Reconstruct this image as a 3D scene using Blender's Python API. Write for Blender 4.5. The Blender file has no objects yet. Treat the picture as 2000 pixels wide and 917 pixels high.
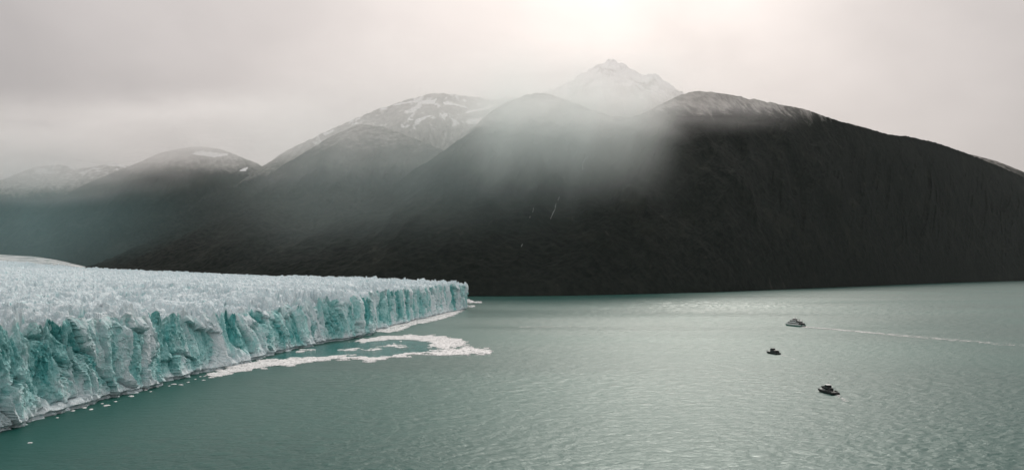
import bpy, math, random
import numpy as np
from mathutils import Vector
from mathutils.bvhtree import BVHTree

# ------------------------------------------------------------------ camera, sky, sun, exposure
sc = bpy.context.scene
C = sc.collection
R = math.radians
CAM_H = 96.0
F_PX, CX, HORIZON = 1570.0, 1000.0, 529.0        # focal length / centre / horizon of the 2000 px wide photograph

cam_d = bpy.data.cameras.new('camera')
cam_d.lens = F_PX / 2000 * 36
cam_d.sensor_width = 36
cam_d.clip_start = 1.0
cam_d.clip_end = 60000
cam = bpy.data.objects.new('camera', cam_d)
C.objects.link(cam)
cam.location = (0, 0, CAM_H)
cam.rotation_euler = (R(90) + math.atan((HORIZON - 458.5) / F_PX), 0, 0)
sc.camera = cam

SUN_EL, SUN_AZ = R(35), R(13)                  # azimuth clockwise from +Y
sun_dir = Vector((math.sin(SUN_AZ) * math.cos(SUN_EL), math.cos(SUN_AZ) * math.cos(SUN_EL), math.sin(SUN_EL)))
sun_d = bpy.data.lights.new('sun', 'SUN')
sun_d.energy = 1.3
sun_d.angle = R(22)
sun_d.color = (1.0, 0.93, 0.86)
sun = bpy.data.objects.new('sun', sun_d)
C.objects.link(sun)
sun.rotation_euler = sun_dir.to_track_quat('Z', 'Y').to_euler()
sun.location = (0, 3000, 6000)


class E:
    """tiny expression builder for shader math nodes"""
    nt = None

    def __init__(s, sock):
        s.s = sock

    @staticmethod
    def op(kind, *a, clamp=False):
        n = E.nt.nodes.new('ShaderNodeMath')
        n.operation = kind
        n.use_clamp = clamp
        for i, v in enumerate(a):
            if isinstance(v, E):
                E.nt.links.new(v.s, n.inputs[i])
            else:
                n.inputs[i].default_value = v
        return E(n.outputs[0])

    def __add__(s, o): return E.op('ADD', s, o)
    __radd__ = __add__
    def __mul__(s, o): return E.op('MULTIPLY', s, o)
    __rmul__ = __mul__
    def __sub__(s, o): return E.op('SUBTRACT', s, o)
    def __rsub__(s, o): return E.op('SUBTRACT', o, s)
    def __truediv__(s, o): return E.op('DIVIDE', s, o)
    def pow(s, o): return E.op('POWER', s, o)
    def clamp(s): return E.op('ADD', s, 0.0, clamp=True)
    def max(s, o): return E.op('MAXIMUM', s, o)

    def smooth(s, a, b, lo=0.0, hi=1.0):
        n = E.nt.nodes.new('ShaderNodeMapRange')
        n.interpolation_type = 'SMOOTHSTEP'
        E.nt.links.new(s.s, n.inputs['Value'])
        n.inputs['From Min'].default_value = a
        n.inputs['From Max'].default_value = b
        n.inputs['To Min'].default_value = lo
        n.inputs['To Max'].default_value = hi
        return E(n.outputs['Result'])


def mapping(src, scale=(1, 1, 1), rot=(0, 0, 0), loc=(0, 0, 0)):
    n = E.nt.nodes.new('ShaderNodeMapping')
    n.inputs['Scale'].default_value = scale
    n.inputs['Rotation'].default_value = rot
    n.inputs['Location'].default_value = loc
    E.nt.links.new(src, n.inputs['Vector'])
    return n.outputs[0]


def noise(src, scale, detail=4, rough=0.55, dist=0.0, kind='ShaderNodeTexNoise'):
    n = E.nt.nodes.new(kind)
    E.nt.links.new(src, n.inputs['Vector'])
    n.inputs['Scale'].default_value = scale
    n.inputs['Detail'].default_value = detail
    n.inputs['Roughness'].default_value = rough
    n.inputs['Distortion'].default_value = dist
    return E(n.outputs['Fac'] if 'Fac' in n.outputs else n.outputs[0])


def mixcol(fac, a, b):
    n = E.nt.nodes.new('ShaderNodeMix')
    n.data_type = 'RGBA'
    if isinstance(fac, E):
        E.nt.links.new(fac.s, n.inputs[0])
    else:
        n.inputs[0].default_value = fac
    for i, v in ((6, a), (7, b)):
        if isinstance(v, (tuple, list)):
            n.inputs[i].default_value = (*v[:3], 1)
        else:
            E.nt.links.new(v, n.inputs[i])
    return n.outputs[2]


# overcast sky: a clear sky behind a cloud sheet that is thin round the sun
world = bpy.data.worlds.new('World')
sc.world = world
world.use_nodes = True
nt = world.node_tree
nt.nodes.clear()
E.nt = nt
tc = nt.nodes.new('ShaderNodeTexCoord')
sky = nt.nodes.new('ShaderNodeTexSky')
sky.sky_type = 'NISHITA'
sky.sun_disc = False
sky.sun_elevation = SUN_EL
sky.sun_rotation = SUN_AZ
dotn = nt.nodes.new('ShaderNodeVectorMath')
dotn.operation = 'DOT_PRODUCT'
nrm = nt.nodes.new('ShaderNodeVectorMath')
nrm.operation = 'NORMALIZE'
nt.links.new(tc.outputs['Generated'], nrm.inputs[0])
nt.links.new(nrm.outputs[0], dotn.inputs[0])
thin = (R(21), R(7))                             # where the cloud sheet is thinnest, just below the sun
dotn.inputs[1].default_value = (math.sin(thin[1]) * math.cos(thin[0]), math.cos(thin[1]) * math.cos(thin[0]), math.sin(thin[0]))
cosang = E(dotn.outputs['Value']).max(0.0)
sep = nt.nodes.new('ShaderNodeSeparateXYZ')
nt.links.new(nrm.outputs[0], sep.inputs[0])
el = E(sep.outputs['Z'])
cl1 = noise(mapping(nrm.outputs[0], (1, 1, 1.3)), 2.6, 5, 0.5, 0.3)
cl2 = noise(mapping(nrm.outputs[0], (1, 1, 1.6), loc=(3.1, 1.7, 0.4)), 7.0, 5, 0.5, 0.2)
cloud = cl1.smooth(0.25, 0.75, -1, 1) * 0.055 + cl2.smooth(0.25, 0.75, -1, 1) * 0.03
elev = el.smooth(-0.02, 0.85, 0.52, 1.40)         # overcast: about three times brighter overhead than at the horizon
base = (elev + cloud) * 0.53
glow = cosang.pow(6.0) * 0.29 + cosang.pow(40.0) * 0.20 + cosang.pow(160.0) * 0.03
glow = glow * (cloud * 1.6 + 1.0)
warm = nt.nodes.new('ShaderNodeVectorMath'); warm.operation = 'SCALE'
warm.inputs[0].default_value = (1.12, 0.98, 0.87)
nt.links.new(glow.s, warm.inputs['Scale'])
cold = nt.nodes.new('ShaderNodeVectorMath'); cold.operation = 'SCALE'
cold.inputs[0].default_value = (1.055, 0.985, 0.965)
nt.links.new(base.s, cold.inputs['Scale'])
skys = nt.nodes.new('ShaderNodeVectorMath'); skys.operation = 'SCALE'
nt.links.new(sky.outputs[0], skys.inputs[0])
skys.inputs['Scale'].default_value = 0.05
addn = nt.nodes.new('ShaderNodeVectorMath'); addn.operation = 'ADD'
nt.links.new(warm.outputs[0], addn.inputs[0]); nt.links.new(cold.outputs[0], addn.inputs[1])
skymix = mixcol(0.92, skys.outputs[0], addn.outputs[0])
bg = nt.nodes.new('ShaderNodeBackground')
nt.links.new(skymix, bg.inputs['Color'])
bg.inputs['Strength'].default_value = 1.0
wo = nt.nodes.new('ShaderNodeOutputWorld')
nt.links.new(bg.outputs[0], wo.inputs['Surface'])
world.cycles.sampling_method = 'MANUAL'
world.cycles.sample_map_resolution = 512

vs = sc.view_settings
vs.view_transform = 'Standard'
vs.look = 'None'
vs.exposure = 0.22
vs.gamma = 1.0
vs.use_curve_mapping = False
sc.render.engine = 'CYCLES'
sc.cycles.use_denoising = True
sc.cycles.max_bounces = 16
sc.cycles.diffuse_bounces = 3
sc.cycles.glossy_bounces = 2
sc.cycles.volume_bounces = 10
sc.cycles.volume_step_rate = 1.0
sc.cycles.volume_max_steps = 64
sc.cycles.sample_clamp_indirect = 4

# ------------------------------------------------------------------ helpers
rng = np.random.default_rng(7)
random.seed(7)


def at(px, py, D):
    """point at depth D metres seen at photo pixel px, py"""
    return np.array([(px - CX) / F_PX * D, D, CAM_H + (HORIZON - py) / F_PX * D])


def on_water(px, py):
    D = CAM_H * F_PX / (py - HORIZON)
    return np.array([(px - CX) / F_PX * D, D])


def _hash(ix, iy, seed):
    n = (ix.astype(np.int64) * 374761393 + iy.astype(np.int64) * 668265263 + seed * 1442695041) & 0xFFFFFFFF
    n = ((n ^ (n >> 13)) * 1274126177) & 0xFFFFFFFF
    n = ((n ^ (n >> 16)) * 2246822519) & 0xFFFFFFFF
    return ((n ^ (n >> 15)) & 0xFFFFFF) / float(0xFFFFFF)


def perlin(x, y, seed=0):
    ix, iy = np.floor(x), np.floor(y)
    fx, fy = x - ix, y - iy
    u = fx * fx * fx * (fx * (fx * 6 - 15) + 10)
    v = fy * fy * fy * (fy * (fy * 6 - 15) + 10)

    def g(dx, dy):
        a = _hash(ix + dx, iy + dy, seed) * 2 * np.pi
        return np.cos(a) * (fx - dx) + np.sin(a) * (fy - dy)
    return ((g(0, 0) * (1 - u) + g(1, 0) * u) * (1 - v) + (g(0, 1) * (1 - u) + g(1, 1) * u) * v) * 1.5


def fbm(x, y, seed=0, octaves=4, gain=0.5):
    s = 0; a = 1.0; t = 0
    for o in range(octaves):
        s = s + a * perlin(x, y, seed + o * 17); t += a
        x, y = x * 2.03, y * 2.03; a *= gain
    return s / t


def ridged(x, y, seed=0, octaves=4, gain=0.5):
    s = 0; a = 1.0; t = 0
    for o in range(octaves):
        s = s + a * (1 - np.abs(perlin(x, y, seed + o * 17)) * 2); t += a
        x, y = x * 2.1, y * 2.1; a *= gain
    return s / t


def worley(x, y, seed=0):
    """F1, F2, cell random (3), offset to centre"""
    ix, iy = np.floor(x), np.floor(y)
    f1 = np.full(x.shape, 9.0); f2 = np.full(x.shape, 9.0)
    r = [np.zeros(x.shape) for _ in range(3)]
    ox = np.zeros(x.shape); oy = np.zeros(x.shape)
    for dx in (-1, 0, 1):
        for dy in (-1, 0, 1):
            cx, cy = ix + dx, iy + dy
            px = cx + 0.5 + 0.9 * (_hash(cx, cy, seed) - 0.5)
            py = cy + 0.5 + 0.9 * (_hash(cx, cy, seed + 1) - 0.5)
            ex, ey = x - px, y - py
            d = np.sqrt(ex * ex + ey * ey)
            m = d < f1
            f2 = np.where(m, f1, np.minimum(f2, d))
            f1 = np.where(m, d, f1)
            for k in range(3):
                r[k] = np.where(m, _hash(cx, cy, seed + 2 + k), r[k])
            ox = np.where(m, ex, ox); oy = np.where(m, ey, oy)
    return f1, f2, r, ox, oy


def sstep(a, b, x):
    t = np.clip((x - a) / (b - a), 0, 1)
    return t * t * (3 - 2 * t)


def mesh_np(name, verts, quads, mat, parent=None, smooth=False, attr=None):
    verts = np.ascontiguousarray(verts, dtype=np.float32).reshape(-1, 3)
    quads = np.ascontiguousarray(quads, dtype=np.int32)
    k = quads.shape[1]
    me = bpy.data.meshes.new(name)
    me.vertices.add(len(verts))
    me.vertices.foreach_set('co', verts.ravel())
    me.loops.add(quads.size)
    me.loops.foreach_set('vertex_index', quads.ravel())
    me.polygons.add(len(quads))
    me.polygons.foreach_set('loop_start', np.arange(0, quads.size, k, dtype=np.int32))
    me.polygons.foreach_set('loop_total', np.full(len(quads), k, dtype=np.int32))
    me.polygons.foreach_set('use_smooth', np.full(len(quads), smooth, dtype=bool))
    if attr:
        for an, av in attr.items():
            a = me.attributes.new(an, 'FLOAT', 'POINT')
            a.data.foreach_set('value', np.ascontiguousarray(av, dtype=np.float32).ravel())
    me.update(calc_edges=True)
    me.materials.append(mat)
    o = bpy.data.objects.new(name, me)
    C.objects.link(o)
    o.parent = parent
    return o


def grid_quads(nr, nc):
    i = np.arange(nr - 1)[:, None] * nc + np.arange(nc - 1)[None, :]
    return np.stack([i, i + 1, i + nc + 1, i + nc], -1).reshape(-1, 4)


def tag(o, label=None, cat=None, group=None, kind=None):
    for k, v in (('label', label), ('category', cat), ('group', group), ('kind', kind)):
        if v:
            o[k] = v
    return o


def empty(name, loc=(0, 0, 0), rz=0):
    o = bpy.data.objects.new(name, None)
    C.objects.link(o)
    o.location = loc
    o.rotation_euler = (0, 0, rz)
    return o


class MB:
    """collects simple solids into ONE mesh"""
    def __init__(s):
        s.v, s.f = [], []

    def add(s, vs_, fs):
        n = len(s.v)
        s.v += [tuple(map(float, p)) for p in vs_]
        s.f += [tuple(n + i for i in f) for f in fs]
        return s

    def box(s, x0, x1, y0, y1, z0, z1):
        return s.add([(x0, y0, z0), (x1, y0, z0), (x1, y1, z0), (x0, y1, z0), (x0, y0, z1), (x1, y0, z1), (x1, y1, z1), (x0, y1, z1)],
                     [(3, 2, 1, 0), (4, 5, 6, 7), (0, 1, 5, 4), (1, 2, 6, 5), (2, 3, 7, 6), (3, 0, 4, 7)])

    def prism(s, prof, y0, y1, y0t=None, y1t=None):
        """side profile [(x, z)...] extruded over y; taper narrows it with height"""
        n = len(prof)
        zs = [p[1] for p in prof]; za, zb = min(zs), max(zs)
        def yy(ya, yb, z): return ya if yb is None else ya + (yb - ya) * (z - za) / (zb - za)
        a = [(x, yy(y0, y0t, z), z) for x, z in prof]
        b = [(x, yy(y1, y1t, z), z) for x, z in prof]
        return s.add(a + b, [tuple(range(n)), tuple(range(2 * n - 1, n - 1, -1))] + [(i, n + i, n + (i + 1) % n, (i + 1) % n) for i in range(n)])

    def tube(s, p, q, r, n=6):
        p, q = Vector(p), Vector(q)
        d = (q - p).normalized()
        u = d.orthogonal().normalized(); w = d.cross(u)
        ring = lambda c: [c + u * r * math.cos(2 * math.pi * i / n) + w * r * math.sin(2 * math.pi * i / n) for i in range(n)]
        return s.add(ring(p) + ring(q), [tuple(range(n - 1, -1, -1)), tuple(range(n, 2 * n))] + [(i, (i + 1) % n, n + (i + 1) % n, n + i) for i in range(n)])

    def build(s, name, mat, parent=None):
        me = bpy.data.meshes.new(name)
        me.from_pydata(s.v, [], s.f)
        me.update()
        me.materials.append(mat)
        o = bpy.data.objects.new(name, me)
        C.objects.link(o)
        o.parent = parent
        return o


def new_mat(name):
    m = bpy.data.materials.new(name)
    m.use_nodes = True
    E.nt = m.node_tree
    b = m.node_tree.nodes['Principled BSDF']
    t = m.node_tree.nodes.new('ShaderNodeTexCoord')
    return m, b, t.outputs['Object']


def bump(b, h, strength=1.0, dist=1.0):
    n = E.nt.nodes.new('ShaderNodeBump')
    E.nt.links.new(h.s, n.inputs['Height'])
    if isinstance(strength, E):
        E.nt.links.new(strength.s, n.inputs['Strength'])
    else:
        n.inputs['Strength'].default_value = strength
    n.inputs['Distance'].default_value = dist
    E.nt.links.new(n.outputs[0], b.inputs['Normal'])


def attr(name):
    n = E.nt.nodes.new('ShaderNodeAttribute')
    n.attribute_name = name
    return E(n.outputs['Fac'])


def simple_mat(name, col, rough=0.5, var=0.15, scale=1.0, metallic=0.0):
    m, b, oc = new_mat(name)
    nz = noise(oc, scale, 4, 0.6)
    c = mixcol(nz.smooth(0.3, 0.7), tuple(x * (1 - var) for x in col), tuple(min(1, x * (1 + var)) for x in col))
    E.nt.links.new(c, b.inputs['Base Color'])
    b.inputs['Roughness'].default_value = rough
    b.inputs['Metallic'].default_value = metallic
    return m


# ------------------------------------------------------------------ materials
def make_ice():
    m, b, oc = new_mat('glacier_ice')
    fresh = attr('fresh')
    n1 = noise(oc, 0.30, 7, 0.72)
    n2 = noise(mapping(oc, (1, 1, 0.25)), 0.16, 4, 0.6)
    snow = mixcol(n1.smooth(0.3, 0.7), (0.63, 0.79, 0.83), (0.82, 0.89, 0.92))
    blue = mixcol(n2.smooth(0.35, 0.7), (0.03, 0.27, 0.27), (0.15, 0.52, 0.52))
    f = (fresh + (n1 - 0.5) * 1.1 + (n2 - 0.5) * 0.5).clamp()
    mid = mixcol(f.smooth(0.1, 0.6), snow, (0.36, 0.68, 0.68))
    col = mixcol(f.smooth(0.5, 0.95), mid, blue)
    E.nt.links.new(col, b.inputs['Base Color'])
    b.inputs['Roughness'].default_value = 0.55
    b.inputs['IOR'].default_value = 1.31
    bump(b, noise(oc, 0.5, 7, 0.72, 0.5) * 2.2, 0.9, 1.0)
    return m


def make_water():
    m, b, oc = new_mat('lake_water')
    wind = noise(mapping(oc, (0.0007, 0.0030, 1)), 1.0, 4, 0.55, 0.6)
    gust = wind.smooth(0.30, 0.62, 0.45, 1.0)
    w1 = noise(mapping(oc, (0.45, 0.7, 0), rot=(0, 0, R(-12))), 1.0, 4, 0.62, 0.4)
    bump(b, w1 * 0.5, gust, 1.0)
    silt = noise(mapping(oc, (0.0016, 0.003, 1), loc=(5, 2, 0)), 1.0, 4, 0.5, 0.5)
    col = mixcol(silt.smooth(0.3, 0.7), (0.003, 0.060, 0.050), (0.005, 0.082, 0.067))
    E.nt.links.new(col, b.inputs['Base Color'])
    b.inputs['Specular Tint'].default_value = (0.64, 1.0, 0.93, 1)
    E.nt.links.new(gust.smooth(0.25, 1.0, 0.30, 0.38).s, b.inputs['Roughness'])
    b.inputs['IOR'].default_value = 1.333
    return m


def make_calm():
    m, b, oc = new_mat('calm_water')
    w1 = noise(mapping(oc, (0.12, 0.2, 0)), 1.0, 4, 0.6, 0.4)
    bump(b, w1 * 1.0, 1.0, 1.0)
    s = noise(mapping(oc, (0.02, 0.05, 1)), 1.0, 3, 0.5)
    E.nt.links.new(mixcol(s.smooth(0.3, 0.7), (0.010, 0.115, 0.103), (0.02, 0.16, 0.145)), b.inputs['Base Color'])
    b.inputs['Roughness'].default_value = 0.12
    b.inputs['IOR'].default_value = 1.333
    return m


def make_mountain(name, tree0, tree1, snow0, snow1, snow_cut, rise=0.0):
    m, b, oc = new_mat(name)
    g = E.nt.nodes.new('ShaderNodeNewGeometry')
    sp = E.nt.nodes.new('ShaderNodeSeparateXYZ')
    E.nt.links.new(oc, sp.inputs[0])
    z = E(sp.outputs['Z'])
    sn = E.nt.nodes.new('ShaderNodeSeparateXYZ')
    E.nt.links.new(g.outputs['Normal'], sn.inputs[0])
    nz = E(sn.outputs['Z'])
    big = noise(oc, 0.0045, 6, 0.6, 0.4)
    fine = noise(oc, 0.035, 6, 0.65)
    streak = noise(mapping(oc, (0.02, 0.02, 0.004)), 1.0, 5, 0.6)
    forest = mixcol(fine.smooth(0.3, 0.7), (0.007, 0.010, 0.009), (0.018, 0.023, 0.019))
    forest = mixcol(big.smooth(0.52, 0.75), forest, (0.024, 0.028, 0.023))
    forest = mixcol(streak.smooth(0.60, 0.76) * big.smooth(0.46, 0.6), forest, (0.046, 0.047, 0.040))
    rock = mixcol(streak.smooth(0.3, 0.7), (0.11, 0.106, 0.095), (0.34, 0.33, 0.31))
    zt_ = z - E(sp.outputs['X']).max(0.0) * rise
    tl = (zt_ + (big - 0.5) * 420 + (streak - 0.5) * 160).smooth(tree0, tree1)
    col = mixcol(tl, forest, rock)
    sf = (z + (big - 0.5) * 700 + (streak - 0.5) * 260 + (nz - 0.8) * 300).smooth(snow0, snow1)
    sf = (sf * (streak * 0.5 + big * 0.7).smooth(snow_cut, snow_cut + 0.08)).clamp()
    col = mixcol(sf, col, (0.80, 0.81, 0.82))
    E.nt.links.new(col, b.inputs['Base Color'])
    b.inputs['Roughness'].default_value = 0.95
    b.inputs['Specular IOR Level'].default_value = 0.1
    bump(b, fine * 6 + streak * tl * 8, 0.8, 1.0)
    return m


ICE = make_ice()
WATER = make_water()
CALM = make_calm()
SNOW = simple_mat('old_snow', (0.82, 0.83, 0.84), 0.8, 0.06, 0.01)
BRASH = simple_mat('brash_ice', (0.77, 0.78, 0.775), 0.7, 0.12, 0.12)
FOAM = simple_mat('foam', (0.88, 0.89, 0.88), 0.8, 0.08, 0.3)
STREAM = simple_mat('white_water', (0.24, 0.25, 0.245), 0.6, 0.1, 0.05)

# ------------------------------------------------------------------ lake
NW, MW = 920, 520
lake_rows = np.r_[330.0 * (3000.0 / 330.0) ** np.linspace(0, 1, 790), 3000.0 * (8600.0 / 3000.0) ** np.linspace(0, 1, 131)[1:]]
wy_ = lake_rows[:, None] + np.zeros((1, MW))
wx_ = np.linspace(-0.72, 0.72, MW)[None, :] * (wy_ + 60)
wx_ = wx_ + (np.random.default_rng(2).random(wx_.shape) - 0.5) * 0.0015 * wy_
ca, sa = math.cos(R(14)), math.sin(R(14))
ra, rb = wx_ * ca + wy_ * sa, -wx_ * sa + wy_ * ca
gust_glint_w = 0.75 + 0.5 * fbm(wx_ / 420, wy_ / 260, 61, 3)
glint_chop = np.exp(-((wx_ - 600) / 330) ** 2 - ((wy_ - 2380) / 430) ** 2) * np.clip(0.9 + fbm(wx_ / 300, wy_ / 120, 68, 3) * 1.2, 0, 2)   # steeper waves added here to make a bright sun glint
glint_chop = glint_chop + 0.35 * np.exp(-((wx_ - 500) / 900) ** 2 - ((wy_ - 2300) / 700) ** 2)
gust_glint_w = gust_glint_w + 3.0 * glint_chop  # glint patch raised on top of the random gusts
ice_side = np.interp(wy_[:, :1], [330, 700, 1000, 1300, 2040, 2300], [-312, -300, -150, -110, -90, -400])
shelter = 0.25 + 0.75 * sstep(10, 150, wx_ - ice_side)


def waves(x, y):
    ra, rb = x * ca + y * sa, -x * sa + y * ca
    return (perlin(ra / 15, rb / 8, 62) * 0.30 + perlin(ra / 6 + perlin(ra / 20, rb / 20, 66), rb / 3.6, 63) * 0.34
            - np.abs(perlin(ra / 4.0, rb / 2.8, 64)) * 0.42 + perlin(ra / 2.4, rb / 1.9, 65) * 0.16)


wz_ = waves(wx_, wy_) * gust_glint_w * shelter


def lake_z(x, y):
    """height of the lake sheet at x, y"""
    r = np.clip(np.interp(y, lake_rows, np.arange(NW)), 0, NW - 2)
    c = np.clip((x / (y + 60) + 0.72) / 1.44 * (MW - 1), 0, MW - 2)
    i, j = r.astype(int), c.astype(int)
    return np.maximum.reduce([wz_[i, j], wz_[i + 1, j], wz_[i, j + 1], wz_[i + 1, j + 1]]) * 0.7 + 0.3 * wz_[i, j]


nv0 = NW * MW
big = np.array([(-26000, -6000, -1.3), (26000, -6000, -1.3), (26000, 40000, -1.3), (-26000, 40000, -1.3)])
lake = mesh_np('lake', np.vstack([np.stack([wx_, wy_, wz_], -1).reshape(-1, 3), big]), np.vstack([grid_quads(NW, MW), [[nv0, nv0 + 1, nv0 + 2, nv0 + 3]]]), WATER, smooth=True)
tag(lake, kind='structure')

# ------------------------------------------------------------------ mountains
def resample(pts, m):
    p = np.array(pts, float)
    d = np.r_[0, np.cumsum(np.hypot(np.diff(p[:, 0]), np.diff(p[:, 1])))]
    t = np.linspace(0, d[-1], m)
    q = np.stack([np.interp(t, d, p[:, k]) for k in range(p.shape[1])], -1)
    k = max(1, m // 160)
    if k > 1:                                   # soften the corners of the control polygon
        ker = np.hanning(2 * k + 3)[1:-1]; ker /= ker.sum()
        for c in range(q.shape[1]):
            q[:, c] = np.convolve(np.pad(q[:, c], len(ker) // 2, mode='edge'), ker, 'valid')
    return q


def mountain(name, ridge, foot, mat, nt_=400, nv=140, back=2600, prof=1.0, relief=1.0, seed=1, rough=1.0):
    """ridge: (px, py, depth); foot: (x, y, z) polyline in metres, same direction"""
    Rr = resample([at(*p) for p in ridge], nt_)
    Ff = resample(foot, nt_)
    nb = 30
    v = np.linspace(0, 1, nv)[:, None]
    t = np.linspace(0, 1, nt_)[None, :]
    hx = Ff[None, :, 0] + (Rr[None, :, 0] - Ff[None, :, 0]) * v
    hy = Ff[None, :, 1] + (Rr[None, :, 1] - Ff[None, :, 1]) * v
    pv = v ** prof
    hz = Ff[None, :, 2] + (Rr[None, :, 2] - Ff[None, :, 2]) * pv
    H = np.maximum(Rr[None, :, 2] - Ff[None, :, 2], 60)
    env = np.clip(4 * v * (1 - v), 0, 1) * np.minimum(1, (1 - v) * 6)
    # gullies and spurs running down the slope
    arc = np.r_[0, np.cumsum(np.hypot(np.diff(Rr[:, 0]), np.diff(Rr[:, 1])))][None, :]
    wrp = fbm(hx / 900, hy / 900, seed + 50, 3) * 260
    gul = ridged((arc + wrp) / 520, v * 1.3 + 0 * arc, seed, 4) - 0.45
    hz = hz + relief * env * H * 0.085 * gul
    hz = hz + relief * env * H * 0.10 * fbm(hx / 800, hy / 800, seed + 5, 4)
    edge = np.minimum(1, v * 12)
    hz = hz + rough * edge * (5 * fbm(hx / 70, hy / 70, seed + 9, 3) + 2.5 * perlin(hx / 22, hy / 22, seed + 11))
    # back slope
    u = np.linspace(0, 1, nb + 1)[1:, None]
    bx = Rr[None, :, 0] * (1 + 0.15 * u)
    by = Rr[None, :, 1] + back * u
    bz = hz[-1][None, :] * (1 - u) ** 1.3 + 120 * fbm(bx / 500, by / 500, seed + 30, 3) * u * (1 - u) * 2 - 20 * u
    V = np.stack([np.r_[hx, bx], np.r_[hy, by], np.r_[hz, bz]], -1)
    o = mesh_np(name, V, grid_quads(nv + nb, nt_), mat, smooth=False)
    tag(o, kind='structure')
    return o


M_FRONT = make_mountain('forested_slope', 860, 960, 1500, 1700, 0.60, 0.165)
M_PEAK = make_mountain('snowy_peak', 850, 1100, 1380, 1700, 0.51)
M_SIDE = make_mountain('side_slope', 950, 1200, 1300, 1700, 0.64)
M_FAR = make_mountain('far_slope', 1150, 1400, 1500, 1800, 0.60)

shore_px = [(920, 578), (1000, 578.2), (1100, 577), (1200, 575), (1300, 572.5), (1400, 570), (1550, 564), (1750, 556), (1900, 550.5), (2000, 548)]
shore = [(*on_water(*p), -2) for p in shore_px]
front_foot = [(-1900, 3500, -2), (-1200, 3250, -2), (-600, 3120, -2)] + shore + [(6500, 9300, -2), (8200, 10800, -2)]
front_ridge = [(540, 545, 3650), (590, 515, 3750), (660, 470, 3950), (720, 425, 4150), (780, 372, 4350), (830, 325, 4500), (870, 289, 4600), (915, 260, 4700),
               (935, 241, 4750), (950, 221, 4800), (985, 198, 4900), (1030, 181, 5000), (1060, 177, 5050), (1100, 190, 5000), (1150, 209, 4900),
               (1200, 226, 4800), (1235, 228, 4800), (1268, 214, 4900), (1300, 197, 5000), (1335, 181, 5150), (1370, 175, 5250), (1400, 176, 5300), (1460, 188, 5500),
               (1520, 200, 5700), (1580, 212, 5900), (1620, 227, 6100), (1660, 239, 6300), (1700, 249, 6600), (1740, 261, 6900), (1780, 265, 7300),
               (1840, 279, 7900), (1900, 301, 8700), (1950, 321, 9300), (2000, 343, 10000), (2150, 400, 11000), (2400, 500, 12500)]
front = mountain('front_mountain', front_ridge, front_foot, M_FRONT, 720, 240, seed=3, prof=0.92, relief=0.85, rough=2.0)

peak_ridge = [(900, 260, 7000), (980, 215, 7000), (1030, 190, 7000), (1060, 178, 7000), (1095, 165, 7000), (1130, 145, 7000), (1165, 124, 7000), (1190, 113, 7000),
              (1212, 116, 7000), (1240, 134, 7000), (1262, 146, 7000), (1272, 139, 7000), (1280, 139, 7000), (1292, 149, 7000), (1315, 163, 7000), (1335, 178, 7000), (1380, 200, 7000), (1480, 250, 7000)]
peak_foot = [(-700, 5600, 500), (0, 5500, 500), (600, 5500, 500), (1300, 5700, 500), (2300, 6000, 500)]
peak = mountain('summit_mountain', peak_ridge, peak_foot, M_PEAK, 420, 150, seed=21, relief=1.8, rough=5.5)

side_ridge = [(200, 560, 5200), (300, 515, 5300), (390, 440, 5700), (450, 392, 5900), (510, 350, 6100), (560, 316, 6300), (600, 292, 6400), (650, 262, 6500),
              (700, 240, 6500), (745, 246, 6400), (800, 266, 6200), (862, 291, 5900), (930, 330, 5800), (1000, 370, 5800)]
side_foot = [(-3100, 4700, 30), (-2400, 4300, 20), (-1700, 4000, 10), (-1000, 3950, 10), (-300, 4000, 10)]
side = mountain('side_mountain', side_ridge, side_foot, M_SIDE, 420, 170, seed=35, rough=2.5)

snowy_ridge = [(430, 380, 8300), (480, 346, 8300), (515, 321, 8300), (560, 291, 8300), (620, 262, 8400), (690, 230, 8500), (745, 208, 8500), (800, 190, 8500),
               (850, 178, 8500), (900, 183, 8500), (960, 192, 8500), (1010, 186, 8500), (1060, 200, 8500), (1140, 260, 8500)]
snowy_foot = [(-3600, 7000, 250), (-2500, 6900, 250), (-1000, 6800, 250), (400, 6900, 250)]
snowy = mountain('snowfield_mountain', snowy_ridge, snowy_foot, M_SIDE, 360, 140, seed=51, rough=3.0)

valley_ridge = [(20, 480, 9300), (60, 430, 9300), (100, 398, 9300), (150, 365, 9300), (200, 343, 9300), (260, 319, 9300), (310, 297, 9300), (350, 288, 9300),
                (385, 284, 9300), (430, 291, 9300), (500, 318, 9300), (580, 370, 9300), (660, 430, 9300)]
valley_foot = [(-5600, 7700, 0), (-4500, 7600, 0), (-3200, 7500, 0), (-2000, 7600, 0)]
valley = mountain('valley_mountain', valley_ridge, valley_foot, M_FAR, 320, 130, seed=66)

far_ridge = [(-260, 420, 12500), (-100, 372, 12500), (0, 350, 12500), (60, 326, 12500), (110, 320, 12500), (150, 329, 12500), (220, 317, 12500), (300, 335, 12500), (420, 390, 12500)]
far_foot = [(-10500, 10000, 0), (-7500, 10000, 0), (-5500, 10000, 0), (-4000, 10000, 0)]
far = mountain('far_mountain', far_ridge, far_foot, M_FAR, 240, 100, seed=80)

east_ridge = [(1580, 290, 12500), (1630, 250, 12500), (1660, 238, 12500), (1690, 246, 12500), (1760, 275, 12500), (1850, 300, 12500), (1900, 300, 12500), (1950, 313, 12500), (2000, 333, 12500), (2080, 380, 12500), (2200, 440, 12500)]
east_foot = [(4200, 10500, 300), (6500, 10500, 300), (9500, 10500, 300)]
east = mountain('eastern_mountain', east_ridge, east_foot, make_mountain('bare_slope', 1500, 1900, 4000, 4500, 0.6), 240, 80, seed=95)

# ------------------------------------------------------------------ glacier
glacier = empty('glacier', (0, 0, 0))
tag(glacier, 'huge crevassed white and turquoise glacier ending in a sheer ice cliff', 'glacier')

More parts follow.
